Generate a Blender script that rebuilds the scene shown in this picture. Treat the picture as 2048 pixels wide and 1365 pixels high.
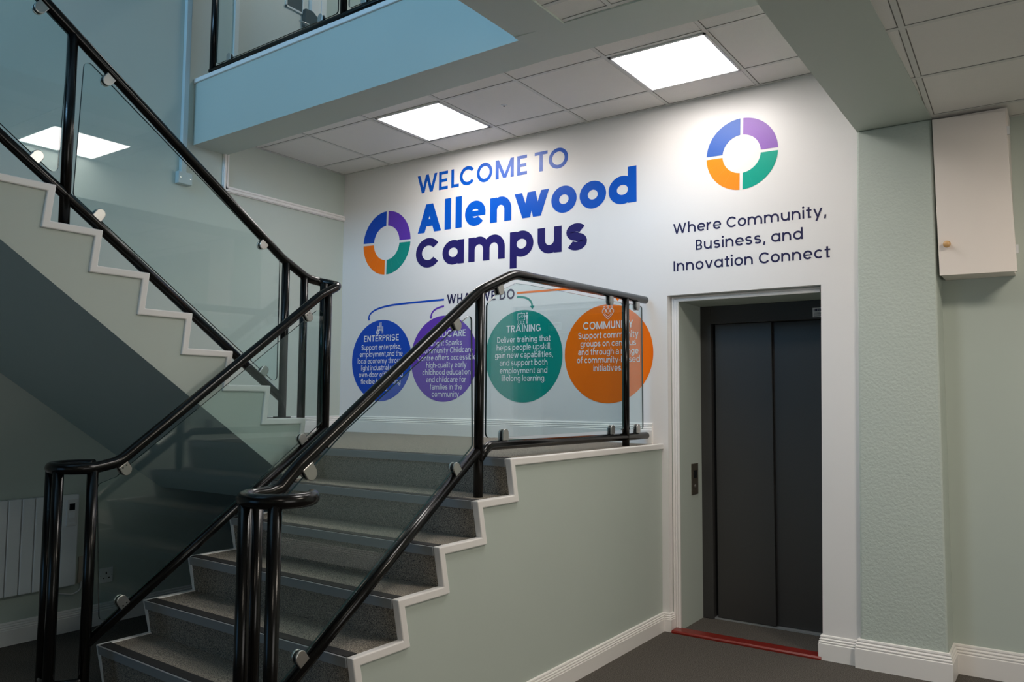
import bpy, bmesh, math, random
from mathutils import Vector, Matrix

for o in list(bpy.data.objects):
    bpy.data.objects.remove(o, do_unlink=True)
scene = bpy.context.scene
COL = scene.collection
random.seed(4)

# ------------------------------------------------------------------ camera
cam_data = bpy.data.cameras.new('camera')
cam_data.sensor_width = 36.0
cam_data.lens = 28.21
cam_data.clip_start = 0.05
cam = bpy.data.objects.new('camera', cam_data)
COL.objects.link(cam)
rx, ux, fx = (0.82231607, 0.56898618, 0.0071417), (0.0357914, -0.06424445, 0.99729215), (-0.56790426, 0.81983375, 0.07319406)
cam.matrix_world = Matrix(((rx[0], ux[0], -fx[0], 1.3259), (rx[1], ux[1], -fx[1], -5.0456),
                           (rx[2], ux[2], -fx[2], 1.5128), (0, 0, 0, 1)))
scene.camera = cam

# ------------------------------------------------------------------ world, daylight, exposure
world = bpy.data.worlds.new('world')
scene.world = world
world.use_nodes = True
world.node_tree.nodes['Background'].inputs['Color'].default_value = (0.55, 0.75, 1.0, 1)
world.node_tree.nodes['Background'].inputs['Strength'].default_value = 0.05
vs = scene.view_settings
vs.view_transform = 'Standard'
vs.look = 'None'
vs.gamma = 1.0
vs.use_curve_mapping = False
vs.exposure = 0.12
scene.cycles.max_bounces = 10
scene.cycles.transparent_max_bounces = 24
scene.cycles.diffuse_bounces = 5
scene.cycles.glossy_bounces = 4


def area_lamp(name, loc, target, sx, sy, power, color):
    l = bpy.data.lights.new(name, 'AREA')
    l.shape = 'RECTANGLE'
    l.size, l.size_y = sx, sy
    l.energy = power
    l.color = color
    o = bpy.data.objects.new(name, l)
    COL.objects.link(o)
    o.location = loc
    o.rotation_euler = (Vector(target) - Vector(loc)).to_track_quat('-Z', 'Y').to_euler()
    return o


# sky coming through the tall stairwell window; added fills, bluish from the front wall and neutral from the far right
area_lamp('stairwell_daylight', (-2.2, -7.85, 5.2), (-1.9, 0.0, 3.4), 2.4, 1.9, 180, (0.33, 0.645, 1.0))
area_lamp('right_fill_light', (4.42, -3.9, 1.25), (-1.0, -3.3, 0.9), 2.4, 2.0, 30, (1.0, 0.96, 0.91))  # unseen source added to fill the radiator and side panel
area_lamp('front_fill_light', (-2.5, -7.85, 1.3), (-2.9, 0.0, 1.2), 2.0, 1.8, 11, (0.26, 0.60, 1.0))  # added bluish fill to tint the dark soffit under the stairs
PANEL_POWER = {'a': 16.2, 'b': 13.2, 'c': 17.5, 'd': 36.0, 'e': 11.0, 'g': 20.0}

# ------------------------------------------------------------------ key planes of the place
XL, XS, XU = -4.042, -0.936, -2.375      # left wall, right face of the lower flight, string between the flights
YB, ZC = -1.547, 3.548                   # gallery edge, alcove ceiling
LAND = 1.222                             # half landing


# ------------------------------------------------------------------ materials
def lin(*c):
    return tuple(((v / 255) / 12.92 if v / 255 <= 0.04045 else ((v / 255 + 0.055) / 1.055) ** 2.4) for v in c) + (1.0,)


def new_mat(name):
    m = bpy.data.materials.new(name)
    m.use_nodes = True
    return m, m.node_tree, m.node_tree.nodes['Principled BSDF']


def paint(name, color, rough=0.6, metal=0.0, bump=0.0, scale=120.0, spec=0.5, vary=0.0, vscale=3.0):
    m, nt, b = new_mat(name)
    b.inputs['Base Color'].default_value = color
    b.inputs['Roughness'].default_value = rough
    b.inputs['Metallic'].default_value = metal
    b.inputs['Specular IOR Level'].default_value = spec
    tc = nt.nodes.new('ShaderNodeTexCoord')
    if bump:
        n = nt.nodes.new('ShaderNodeTexNoise')
        n.inputs['Scale'].default_value = scale
        n.inputs['Detail'].default_value = 4
        bp = nt.nodes.new('ShaderNodeBump')
        bp.inputs['Strength'].default_value = bump
        bp.inputs['Distance'].default_value = 0.004
        nt.links.new(tc.outputs['Object'], n.inputs['Vector'])
        nt.links.new(n.outputs['Fac'], bp.inputs['Height'])
        nt.links.new(bp.outputs['Normal'], b.inputs['Normal'])
    if vary:
        n2 = nt.nodes.new('ShaderNodeTexNoise')
        n2.inputs['Scale'].default_value = vscale
        n2.inputs['Detail'].default_value = 5
        mr = nt.nodes.new('ShaderNodeMapRange')
        mr.inputs['To Min'].default_value = 1 - vary
        mr.inputs['To Max'].default_value = 1 + vary
        mx = nt.nodes.new('ShaderNodeMix')
        mx.data_type = 'RGBA'
        mx.blend_type = 'MULTIPLY'
        mx.inputs['Factor'].default_value = 1
        mx.inputs['A'].default_value = color
        nt.links.new(tc.outputs['Object'], n2.inputs['Vector'])
        nt.links.new(n2.outputs['Fac'], mr.inputs['Value'])
        nt.links.new(mr.outputs['Result'], mx.inputs['B'])
        nt.links.new(mx.outputs['Result'], b.inputs['Base Color'])
    return m


def carpet_mat(name, dark, light, scale=420.0):
    m, nt, b = new_mat(name)
    b.inputs['Roughness'].default_value = 0.95
    b.inputs['Specular IOR Level'].default_value = 0.1
    tc = nt.nodes.new('ShaderNodeTexCoord')
    n = nt.nodes.new('ShaderNodeTexNoise')
    n.inputs['Scale'].default_value = scale
    n.inputs['Detail'].default_value = 3
    n.inputs['Roughness'].default_value = 0.75
    cr = nt.nodes.new('ShaderNodeValToRGB')
    cr.color_ramp.elements[0].position = 0.38
    cr.color_ramp.elements[0].color = dark
    cr.color_ramp.elements[1].position = 0.68
    cr.color_ramp.elements[1].color = light
    bp = nt.nodes.new('ShaderNodeBump')
    bp.inputs['Strength'].default_value = 0.5
    bp.inputs['Distance'].default_value = 0.003
    nt.links.new(tc.outputs['Object'], n.inputs['Vector'])
    nt.links.new(n.outputs['Fac'], cr.inputs['Fac'])
    nt.links.new(cr.outputs['Color'], b.inputs['Base Color'])
    nt.links.new(n.outputs['Fac'], bp.inputs['Height'])
    nt.links.new(bp.outputs['Normal'], b.inputs['Normal'])
    return m


def glass_mat(name, tint):
    """Clear sheet: straight-through tinted transmission plus a Fresnel mirror on both faces."""
    m = bpy.data.materials.new(name)
    m.use_nodes = True
    nt = m.node_tree
    nt.nodes.clear()
    out = nt.nodes.new('ShaderNodeOutputMaterial')
    mix = nt.nodes.new('ShaderNodeMixShader')
    tr = nt.nodes.new('ShaderNodeBsdfTransparent')
    tr.inputs['Color'].default_value = tint
    gl = nt.nodes.new('ShaderNodeBsdfGlossy')
    gl.inputs['Roughness'].default_value = 0.0
    gl.inputs['Color'].default_value = (1, 1, 1, 1)
    fr = nt.nodes.new('ShaderNodeFresnel')
    geo = nt.nodes.new('ShaderNodeNewGeometry')
    mr = nt.nodes.new('ShaderNodeMapRange')
    mr.inputs['To Min'].default_value = 1.52
    mr.inputs['To Max'].default_value = 1 / 1.52
    nt.links.new(geo.outputs['Backfacing'], mr.inputs['Value'])
    nt.links.new(mr.outputs['Result'], fr.inputs['IOR'])
    nt.links.new(fr.outputs['Fac'], mix.inputs['Fac'])
    nt.links.new(tr.outputs['BSDF'], mix.inputs[1])
    nt.links.new(gl.outputs['BSDF'], mix.inputs[2])
    nt.links.new(mix.outputs['Shader'], out.inputs['Surface'])
    return m


def emit_mat(name, color, strength):
    m = bpy.data.materials.new(name)
    m.use_nodes = True
    nt = m.node_tree
    nt.nodes.clear()
    out = nt.nodes.new('ShaderNodeOutputMaterial')
    e = nt.nodes.new('ShaderNodeEmission')
    e.inputs['Color'].default_value = color
    e.inputs['Strength'].default_value = strength
    nt.links.new(e.outputs['Emission'], out.inputs['Surface'])
    return m


M = {}
M['mint'] = paint('mint_wall_paint', lin(190, 199, 190), 0.55, bump=0.05, scale=60, vary=0.02)
M['stucco'] = paint('mint_rough_plaster', lin(190, 199, 190), 0.6, bump=0.9, scale=62, vary=0.03)
M['mural'] = paint('white_mural_paint', lin(234, 231, 229), 0.38, bump=0.02, scale=90)
M['white_trim'] = paint('white_gloss_trim', lin(240, 236, 232), 0.35, bump=0.03, scale=40)
M['ceiling'] = paint('ceiling_tile', lin(232, 229, 224), 0.9, bump=0.35, scale=160, vary=0.015, vscale=30)
M['grid'] = paint('ceiling_grid_metal', lin(214, 213, 208), 0.5)
M['gap'] = paint('ceiling_gap_shade', lin(128, 126, 121), 0.9)
M['carpet'] = carpet_mat('grey_floor_carpet', lin(54, 51, 50), lin(122, 116, 108), 190)
M['stair_carpet'] = carpet_mat('stair_carpet', lin(60, 58, 60), lin(196, 185, 168), 260)
M['rubber'] = paint('black_rubber', lin(30, 29, 28), 0.8, bump=0.2, scale=300)
M['alu'] = paint('brushed_aluminium_nosing', lin(158, 162, 164), 0.45, metal=0.35, bump=0.05, scale=200)
M['black'] = paint('black_gloss_tube_paint', lin(13, 12, 11), 0.2, bump=0.05, scale=260, spec=0.35)
M['steel'] = paint('satin_steel', lin(196, 194, 190), 0.3, metal=0.9, bump=0.02, scale=200)
M['gasket'] = paint('black_gasket', lin(18, 18, 18), 0.6)
M['glass'] = glass_mat('clear_balustrade_glass', (0.915, 0.968, 0.970, 1))
M['glass_edge'] = paint('polished_glass_edge', lin(34, 58, 56), 0.15)
M['lift'] = paint('dark_grey_lift_metal', lin(62, 61, 60), 0.42, metal=0.15, bump=0.02, scale=60)
M['lift_dark'] = paint('lift_door_gap', lin(14, 14, 14), 0.8)
M['red'] = paint('dark_red_painted_wood', lin(122, 28, 18), 0.35, bump=0.2, scale=30, vary=0.25, vscale=14)
M['cabinet'] = paint('cream_cabinet_board', lin(240, 230, 222), 0.45)
M['wood'] = paint('varnished_pine', lin(214, 168, 112), 0.25)
M['rad'] = paint('white_radiator_enamel', lin(232, 234, 236), 0.35)
M['plastic'] = paint('white_plastic', lin(222, 222, 222), 0.3)
M['screen'] = paint('dark_display', lin(18, 20, 22), 0.15)
M['duct'] = paint('painted_pale_trunking', lin(192, 204, 204), 0.5)
M['door'] = paint('white_painted_door', lin(222, 221, 214), 0.4)
M['darkplate'] = paint('dark_lock_plate', lin(52, 56, 56), 0.35)
M['navy'] = paint('navy_vinyl', lin(36, 28, 98), 0.32, spec=0.28)
M['blue'] = paint('blue_vinyl', lin(0, 84, 192), 0.3, spec=0.28)
M['discblue'] = paint('disc_blue_vinyl', lin(0, 72, 186), 0.35, spec=0.28)
M['purple'] = paint('purple_vinyl', lin(100, 58, 178), 0.33, spec=0.28)
M['teal'] = paint('teal_vinyl', lin(0, 144, 132), 0.33, spec=0.28)
M['orange'] = paint('orange_vinyl', lin(255, 118, 0), 0.33, spec=0.28)
M['ink'] = paint('dark_ink_vinyl', lin(34, 30, 72), 0.4, spec=0.28)
M['pale_blue'] = paint('pale_blue_vinyl', lin(58, 100, 186), 0.33, spec=0.28)  # second emblem's colours paled: glare of the ceiling panel painted in
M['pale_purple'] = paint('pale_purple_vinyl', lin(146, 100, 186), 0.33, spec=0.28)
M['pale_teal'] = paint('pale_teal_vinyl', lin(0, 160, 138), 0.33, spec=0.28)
M['pale_orange'] = paint('orange_vinyl_glare', lin(255, 142, 0), 0.33, spec=0.28)
M['white_vinyl'] = paint('white_vinyl', lin(236, 236, 238), 0.4)
M['under'] = paint('upper_wall_paint', lin(190, 199, 190), 0.55)


# ------------------------------------------------------------------ object helpers
def link_mesh(name, me, mats, parent=None):
    o = bpy.data.objects.new(name, me)
    for m in (mats if isinstance(mats, (list, tuple)) else [mats]):
        me.materials.append(m)
    COL.objects.link(o)
    if parent is not None:
        o.parent = parent
        w = Matrix.Identity(4)
        p = parent
        t = Vector((0, 0, 0))
        while p is not None:
            t += p.location
            p = p.parent
        o.location = -t
    return o


def obj(name, bm, mats, parent=None, recalc=True, bevel=0.0, smooth=None):
    if recalc:
        bmesh.ops.recalc_face_normals(bm, faces=bm.faces)
    me = bpy.data.meshes.new(name)
    bm.to_mesh(me)
    bm.free()
    if smooth:
        me.set_sharp_from_angle(angle=smooth)
        for p in me.polygons:
            p.use_smooth = True
    o = link_mesh(name, me, mats, parent)
    if bevel:
        b = o.modifiers.new('bevel', 'BEVEL')
        b.width = bevel
        b.segments = 2
        b.limit_method = 'ANGLE'
    return o


def tag(o, label=None, cat=None, group=None, kind=None):
    if label: o['label'] = label
    if cat: o['category'] = cat
    if group: o['group'] = group
    if kind: o['kind'] = kind
    return o


def thing(name, label, cat, loc=(0, 0, 0), group=None):
    o = bpy.data.objects.new(name, None)
    o.empty_display_size = 0.1
    COL.objects.link(o)
    o.location = loc
    return tag(o, label, cat, group)


def struct(name, bm, mats, **k):
    return tag(obj(name, bm, mats, **k), kind='structure')


def box(bm, x0, x1, y0, y1, z0, z1, mat=0):
    vs_ = [bm.verts.new(p) for p in ((x0, y0, z0), (x1, y0, z0), (x1, y1, z0), (x0, y1, z0),
                                     (x0, y0, z1), (x1, y0, z1), (x1, y1, z1), (x0, y1, z1))]
    for f in ((0, 3, 2, 1), (4, 5, 6, 7), (0, 1, 5, 4), (1, 2, 6, 5), (2, 3, 7, 6), (3, 0, 4, 7)):
        bm.faces.new([vs_[i] for i in f]).material_index = mat
    return vs_


def hexa(bm, pts, mat=0):
    """eight corners: four of the bottom ring, then four of the top ring"""
    vs_ = [bm.verts.new(p) for p in pts]
    for f in ((0, 3, 2, 1), (4, 5, 6, 7), (0, 1, 5, 4), (1, 2, 6, 5), (2, 3, 7, 6), (3, 0, 4, 7)):
        bm.faces.new([vs_[i] for i in f]).material_index = mat


def prism(bm, outline, fn, d0, d1, side_mat=0, face_mat=0):
    """outline of (u, v) extruded between depths d0 and d1; fn maps (u, v, d) to the world"""
    a = [bm.verts.new(fn(u, v, d0)) for u, v in outline]
    b = [bm.verts.new(fn(u, v, d1)) for u, v in outline]
    bm.faces.new(a).material_index = face_mat
    bm.faces.new(b[::-1]).material_index = face_mat
    n = len(outline)
    for i in range(n):
        j = (i + 1) % n
        bm.faces.new((a[j], a[i], b[i], b[j])).material_index = side_mat


def on_x(X):
    return lambda u, v, d: (X + d, u, v)


def on_y(Y):
    return lambda u, v, d: (u, Y - d, v)


def fillet(pts, r, n=8):
    """round the inner corners of an open polyline"""
    P = [Vector(p) for p in pts]
    rs = r if isinstance(r, (list, tuple)) else [r] * len(P)
    out = [P[0]]
    for i in range(1, len(P) - 1):
        a, b, c = P[i - 1], P[i], P[i + 1]
        d1, d2 = (a - b), (c - b)
        l1, l2 = d1.length, d2.length
        d1.normalize(); d2.normalize()
        ang = d1.angle(d2, math.pi)
        if ang > math.pi - 0.02 or rs[i] <= 0:
            out.append(b)
            continue
        t = min(rs[i] / math.tan(ang / 2), l1 * 0.49, l2 * 0.49)
        rr = t * math.tan(ang / 2)
        bis = (d1 + d2).normalized()
        ctr = b + bis * (rr / math.sin(ang / 2))
        p0, p1 = b + d1 * t - ctr, b + d2 * t - ctr
        tot = p0.angle(p1)
        for k in range(n + 1):
            s = k / n
            q = (p0 * math.sin((1 - s) * tot) + p1 * math.sin(s * tot)) / math.sin(tot)
            out.append(ctr + q)
    out.append(P[-1])
    return out


def round_poly(pts, r, n=6):
    """closed 2-D outline with rounded corners"""
    m = len(pts)
    P = [Vector((p[0], p[1], 0)) for p in pts]
    out = []
    for i in range(m):
        q = fillet([P[i - 1], P[i], P[(i + 1) % m]], r, n)[1:-1]
        out += [(v.x, v.y) for v in q]
    return out


def tube(bm, pts, r, seg=18, mat=0, caps=True):
    P = [Vector(p) for p in pts]
    Q = [P[0]]
    for p in P[1:]:
        if (p - Q[-1]).length > 1e-5:
            Q.append(p)
    P = Q
    T = []
    for i in range(len(P)):
        a = P[max(i - 1, 0)]
        b = P[min(i + 1, len(P) - 1)]
        T.append((b - a).normalized())
    ref = Vector((0, 0, 1)) if abs(T[0].z) < 0.9 else Vector((1, 0, 0))
    nrm = (ref - T[0] * ref.dot(T[0])).normalized()
    rings = []
    for i, p in enumerate(P):
        nrm = (nrm - T[i] * nrm.dot(T[i])).normalized()
        bn = T[i].cross(nrm)
        rings.append([bm.verts.new(p + (nrm * math.cos(2 * math.pi * k / seg) + bn * math.sin(2 * math.pi * k / seg)) * r) for k in range(seg)])
    for a, b in zip(rings, rings[1:]):
        for k in range(seg):
            f = bm.faces.new((a[k], a[(k + 1) % seg], b[(k + 1) % seg], b[k]))
            f.material_index = mat
            f.smooth = True
    if caps:
        bm.faces.new(rings[0][::-1]).material_index = mat
        bm.faces.new(rings[-1]).material_index = mat


def offset_poly(pts, w):
    """offset an open 2-D polyline to its right-hand side by w with mitred corners"""
    n = len(pts)
    out = []
    for i in range(n):
        ns = []
        for a, b in ((i - 1, i), (i, i + 1)):
            if a < 0 or b >= n: continue
            dx, dy = pts[b][0] - pts[a][0], pts[b][1] - pts[a][1]
            l = math.hypot(dx, dy)
            ns.append((dy / l, -dx / l))
        if len(ns) == 1:
            out.append((pts[i][0] + ns[0][0] * w, pts[i][1] + ns[0][1] * w))
        else:
            mx, my = ns[0][0] + ns[1][0], ns[0][1] + ns[1][1]
            k = 2 * w / (mx * mx + my * my)
            out.append((pts[i][0] + mx * k, pts[i][1] + my * k))
    return out


# ------------------------------------------------------------------ the setting
bm = bmesh.new(); box(bm, XL - 0.2, 4.7, -8.2, 1.0, -0.12, 0.0)
struct('floor', bm, M['carpet'])

# mural wall: a thin white lining in front of the old wall, with the lift opening cut out of it
OL, OR, OT = -0.89, 0.095, 2.226
bm = bmesh.new()
box(bm, XL - 0.2, OL, 0, 0.06, 0, 3.62)
box(bm, OL, OR, 0, 0.06, OT, 3.62)
hexa(bm, [(0.078, 0, 0), (0.36, 0, 0), (0.36, 0.06, 0), (0.078, 0.06, 0), (0.112, 0, OT), (0.36, 0, OT), (0.36, 0.06, OT), (0.112, 0.06, OT)])
box(bm, OR, 0.36, 0, 0.06, OT, 3.62)
struct('wall_mural', bm, M['mural'])
bm = bmesh.new()                      # the old wall behind it, seen in the reveal
IL, IT, FY = -0.835, 2.19, 0.45
box(bm, XL - 0.2, IL, 0.061, 0.75, 0, 3.7)
box(bm, IL, 0.16, 0.061, 0.75, IT, 3.7)
box(bm, 0.16, 0.73, 0.061, 0.75, 0, 3.7)
box(bm, IL, 0.16, 0.62, 0.75, 0, IT)
struct('wall_lift_recess', bm, M['mint'])

# white architrave inside the opening
bm = bmesh.new()
prof = [(0.0, 0.0), (0.0, 0.012), (0.012, 0.016), (0.018, 0.010), (0.028, 0.014), (0.036, 0.008), (0.048, 0.010), (0.055, 0.0)]
for (a, b, vert) in ((0.0, IT, True), (OL, OR, False)):
    rings = []
    for t in (a, b):
        row = []
        for u, d in prof:
            if vert:
                top = t if t == 0 else t + u * 0.65
                row.append(bm.verts.new((IL + 0.004 - u, 0.060 - d, top)))
            else:
                row.append(bm.verts.new((t if t > 0 else IL + 0.004 - u, 0.060 - d, IT - 0.004 + u * 0.65)))
        rings.append(row)
    for k in range(len(prof) - 1):
        bm.faces.new((rings[0][k], rings[0][k + 1], rings[1][k + 1], rings[1][k]))
struct('trim_lift_architrave', bm, M['white_trim'])

# left wall
bm = bmesh.new(); box(bm, XL - 0.2, XL, -8.2, 0.0, 0, 3.9)
box(bm, XL - 0.2, XL, -8.2, -1.21, 3.9, 6.8)
box(bm, XL - 0.2, XL, -0.43, 2.0, 3.9, 6.8)
box(bm, XL - 0.2, XL, -1.21, -0.43, 5.98, 6.8)
struct('wall_left', bm, M['mint'])
# right-hand wall behind the pillar, and the pillar
bm = bmesh.new(); box(bm, 0.72, 4.7, 0.2, 0.75, 0, 3.7)
struct('wall_right', bm, M['mint'])
bm = bmesh.new()
hexa(bm, [(0.292, -0.03, 0), (0.742, -0.03, 0), (0.742, 0.3, 0), (0.292, 0.3, 0),
          (0.342, -0.03, 3.124), (0.742, -0.03, 3.124), (0.742, 0.3, 3.124), (0.342, 0.3, 3.124)])
struct('wall_pillar', bm, M['stucco'], bevel=0.012)
# walls behind the viewer and on the far right (window openings stay open to the sky)
bm = bmesh.new()
box(bm, XL - 0.2, -3.9, -8.2, -8.0, 0, 6.8)
box(bm, -1.1, 3.6, -8.2, -8.0, 2.4, 6.8); box(bm, -1.4, 3.6, -8.2, -8.0, 0, 2.4); box(bm, -3.9, -3.6, -8.2, -8.0, 0, 2.4); box(bm, -3.6, -1.4, -8.2, -8.0, 0, 0.3)
box(bm, -3.9, -1.1, -8.2, -8.0, 2.4, 4.2)
box(bm, -3.9, -1.1, -8.2, -8.0, 6.2, 6.8)
box(bm, 3.6, 4.7, -8.2, -8.0, 0, 6.8)
struct('wall_front', bm, M['mint'])
bm = bmesh.new(); box(bm, 4.5, 4.7, -8.0, 0.2, 2.4, 6.8); box(bm, 4.5, 4.7, -8.0, -5.2, 0, 2.4); box(bm, 4.5, 4.7, -2.6, 0.2, 0, 2.4)
struct('wall_far_right', bm, M['mint'])
bm = bmesh.new(); box(bm, XL - 0.2, 4.7, 1.6, 1.8, 3.7, 6.8)
struct('wall_upper_back', bm, M['mint'])
bm = bmesh.new(); box(bm, XL - 0.2, 4.7, -8.2, 1.8, 6.8, 6.9)
box(bm, XL, 4.5, -1.56, 1.6, 6.19, 6.79)  # lowered block added to limit the gallery panel's spill on the wall
struct('ceiling_upper', bm, M['ceiling'])
for nm, u0, u1, z0, z1, fn in (('window_1', -3.9, -1.1, 4.2, 6.2, lambda u, v, d: (u, -8.12 + d, v)), ('window_added_front', -3.6, -1.4, 0.3, 2.4, lambda u, v, d: (u, -8.12 + d, v)), ('window_added_right', -5.2, -2.6, 0.0, 2.4, lambda u, v, d: (4.62 - d, u, v))):  # low front window and right screen added to house the fill lamps
    bm = bmesh.new()
    t = 0.05
    for z in (z0, z1 - t):
        prism(bm, [(u0, z), (u1, z), (u1, z + t), (u0, z + t)], fn, 0, 0.07)
    for k in range(4):
        u = u0 + (u1 - u0 - t) * k / 3
        prism(bm, [(u, z0 + t), (u + t, z0 + t), (u + t, z1 - t), (u, z1 - t)], fn, 0.005, 0.065)
    struct(nm, bm, M['white_trim'])

# gallery slab with its pale edge, the beams and the ceilings
bm = bmesh.new()
hexa(bm, [(XL, YB, 3.412), (-1.06, YB, 3.467), (-1.06, -1.25, 3.467), (XL, -1.25, 3.412),
          (XL, YB, 3.889), (-1.06, YB, 3.965), (-1.06, -1.25, 3.965), (XL, -1.25, 3.889)])
hexa(bm, [(-1.06, -1.60, 3.460), (0.36, -1.60, 3.446), (0.36, -1.25, 3.446), (-1.06, -1.25, 3.467),
          (-1.06, -1.60, 3.96), (0.36, -1.60, 3.96), (0.36, -1.25, 3.96), (-1.06, -1.25, 3.96)])
hexa(bm, [(-1.066, -8.0, 3.446), (-0.75, -8.0, 3.446), (-0.75, -1.60, 3.452), (-1.06, -1.545, 3.465),
          (-1.066, -8.0, 3.96), (-0.75, -8.0, 3.96), (-0.75, -1.60, 3.96), (-1.06, -1.545, 3.96)])
struct('beam_gallery', bm, M['mint'])
bm = bmesh.new()
box(bm, XL, 4.5, -1.25, 1.6, 3.6, 3.88); box(bm, -0.75, 4.5, -8.0, -1.25, 3.6, 3.95)
struct('floor_gallery', bm, M['carpet'])
bm = bmesh.new()
hexa(bm, [(XL, YB - 0.014, 3.889), (-1.06, YB - 0.014, 3.965), (-1.06, YB + 0.10, 3.965), (XL, YB + 0.10, 3.889),
          (XL, YB - 0.014, 3.922), (-1.06, YB - 0.014, 3.998), (-1.06, YB + 0.10, 3.998), (XL, YB + 0.10, 3.922)])
struct('trim_gallery_edge', bm, M['white_trim'], bevel=0.004)
bm = bmesh.new()                      # dropped beam that runs from the pillar over the viewer's head
hexa(bm, [(0.354, -8.0, 3.125), (0.66, -8.0, 3.125), (0.742, 0.0, 3.125), (0.342, 0.0, 3.125),
          (0.354, -8.0, 3.7), (0.66, -8.0, 3.7), (0.742, 0.0, 3.7), (0.342, 0.0, 3.7)])
struct('beam_dropped', bm, M['mint'])
bm = bmesh.new(); box(bm, XL, 0.36, -1.26, 0.0, ZC, ZC + 0.03)
struct('ceiling_alcove', bm, M['ceiling'])
bm = bmesh.new(); box(bm, -0.76, 0.36, -8.0, -1.58, 3.463, 3.49)
struct('ceiling_front', bm, M['ceiling'])
bm = bmesh.new(); hexa(bm, [(0.655, -8.0, 3.131), (4.5, -8.0, 3.131), (4.5, 0.21, 3.131), (0.735, 0.21, 3.131),
                            (0.655, -8.0, 3.16), (4.5, -8.0, 3.16), (4.5, 0.21, 3.16), (0.735, 0.21, 3.16)])
struct('ceiling_right', bm, M['ceiling'])


def tbars(name, lines, z, w=0.022, h=0.004):
    bm = bmesh.new()
    for (x0, y0, x1, y1) in lines:
        dx, dy = x1 - x0, y1 - y0
        l = math.hypot(dx, dy)
        nx, ny = -dy / l * w / 2, dx / l * w / 2
        zz = z - h + random.uniform(0, 0.0012)
        hexa(bm, [(x0 + nx, y0 + ny, zz), (x0 - nx, y0 - ny, zz), (x1 - nx, y1 - ny, zz), (x1 + nx, y1 + ny, zz),
                  (x0 + nx, y0 + ny, z), (x0 - nx, y0 - ny, z), (x1 - nx, y1 - ny, z), (x1 + nx, y1 + ny, z)])
        for sg in (-1, 1):            # flat dark strips painting the shade between bar and tile
            ax, ay, bx, by = nx * sg, ny * sg, nx * sg * 1.40, ny * sg * 1.40
            q = [bm.verts.new(p) for p in ((x0 + ax, y0 + ay, z - 0.0006), (x1 + ax, y1 + ay, z - 0.0006), (x1 + bx, y1 + by, z - 0.0006), (x0 + bx, y0 + by, z - 0.0006))]
            bm.faces.new(q).material_index = 1
    return struct(name, bm, [M['grid'], M['gap']])


GX = [-3.455, -2.795, -2.125, -1.504, -0.867, -0.246]
GY = [-0.938, -0.304]
lines = [(x, -1.25, x, 0, ) for x in GX] + [(XL, y, 0.35, y) for y in GY]
lines += [(XL, -0.011, 0.35, -0.011), (XL + 0.011, -1.25, XL + 0.011, 0)]
tbars('trim_alcove_ceiling_grid', lines, ZC)
lines = [(-0.47, -8, -0.47, -1.6), (0.16, -8, 0.16, -1.6), (-0.74, -1.62, 0.35, -1.62)] + [(-0.75, -1.80 - 0.63 * k, 0.35, -1.80 - 0.63 * k) for k in range(10)]
tbars('trim_front_ceiling_grid', lines, 3.463)
lines = [(0.745, -0.05, 0.80, -1.63), (0.80, -1.63, 0.84, -8.0)] + [(0.84 + 0.63 * k + 0.56, 0.2, 0.84 + 0.63 * k + 0.6, -8) for k in range(5)]
lines += [(0.70, -0.07 - 0.63 * k, 4.5, -0.07 - 0.63 * k + 0.03) for k in range(13)] + [(0.73, 0.19, 4.5, 0.19)]
tbars('trim_right_ceiling_grid', lines, 3.131, 0.024)


# skirting boards
def skirting(name, path, z0, h, flip=False):
    prof = [(0, 0), (0.022, 0), (0.022, 0.66), (0.017, 0.69), (0.020, 0.72), (0.020, 0.75), (0.012, 0.79), (0.016, 0.82),
            (0.016, 0.85), (0.009, 0.89), (0.012, 0.93), (0.010, 0.98), (0.005, 1.0), (0, 1.0)]
    bm = bmesh.new()
    cols = []
    for d, t in prof:
        off = offset_poly(path, d if d else 1e-6)
        cols.append([bm.verts.new((x, y, z0 + t * h)) for x, y in off])
    n = len(path)
    for a, b in zip(cols, cols[1:]):
        for i in range(n - 1):
            bm.faces.new((a[i], a[i + 1], b[i + 1], b[i]))
    for i in (0, n - 1):
        bm.faces.new([c[i] for c in cols])
    return struct(name, bm, M['white_trim'])


skirting('baseboard_stair', [(XS, -3.4), (XS, 0.0), (OL, 0.0), (OL, 0.05)], 0, 0.118)
skirting('baseboard_mural', [(0.080, 0.05), (0.080, 0.0), (0.30, 0.0)], 0, 0.142)
skirting('baseboard_right', [(0.29, 0.0), (0.29, -0.03), (0.742, -0.03), (0.742, 0.2), (4.5, 0.2)], 0, 0.162)
skirting('baseboard_landing', [(XL, -1.80), (XL, 0.0), (-1.0, 0.0)], LAND, 0.140)
skirting('baseboard_left', [(XL, -8.0), (XL, -0.002)], 0, 0.138)

# moulding frame left on the side wall
bm = bmesh.new()
for (y0, y1, z0, z1) in ((-1.285, -1.232, 3.118, 3.44), (-1.285, -0.0, 3.118, 3.168)):
    box(bm, XL, XL + 0.014, y0, y1, z0, z1)
box(bm, XL + 0.014, XL + 0.024, -1.280, -1.262, 3.124, 3.44); box(bm, XL + 0.014, XL + 0.021, -1.252, -1.240, 3.150, 3.44)
box(bm, XL + 0.014, XL + 0.024, -1.262, 0.0, 3.124, 3.140); box(bm, XL + 0.014, XL + 0.021, -1.252, 0.0, 3.149, 3.160)
struct('trim_side_wall_moulding', bm, M['white_trim'], bevel=0.003)

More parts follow.
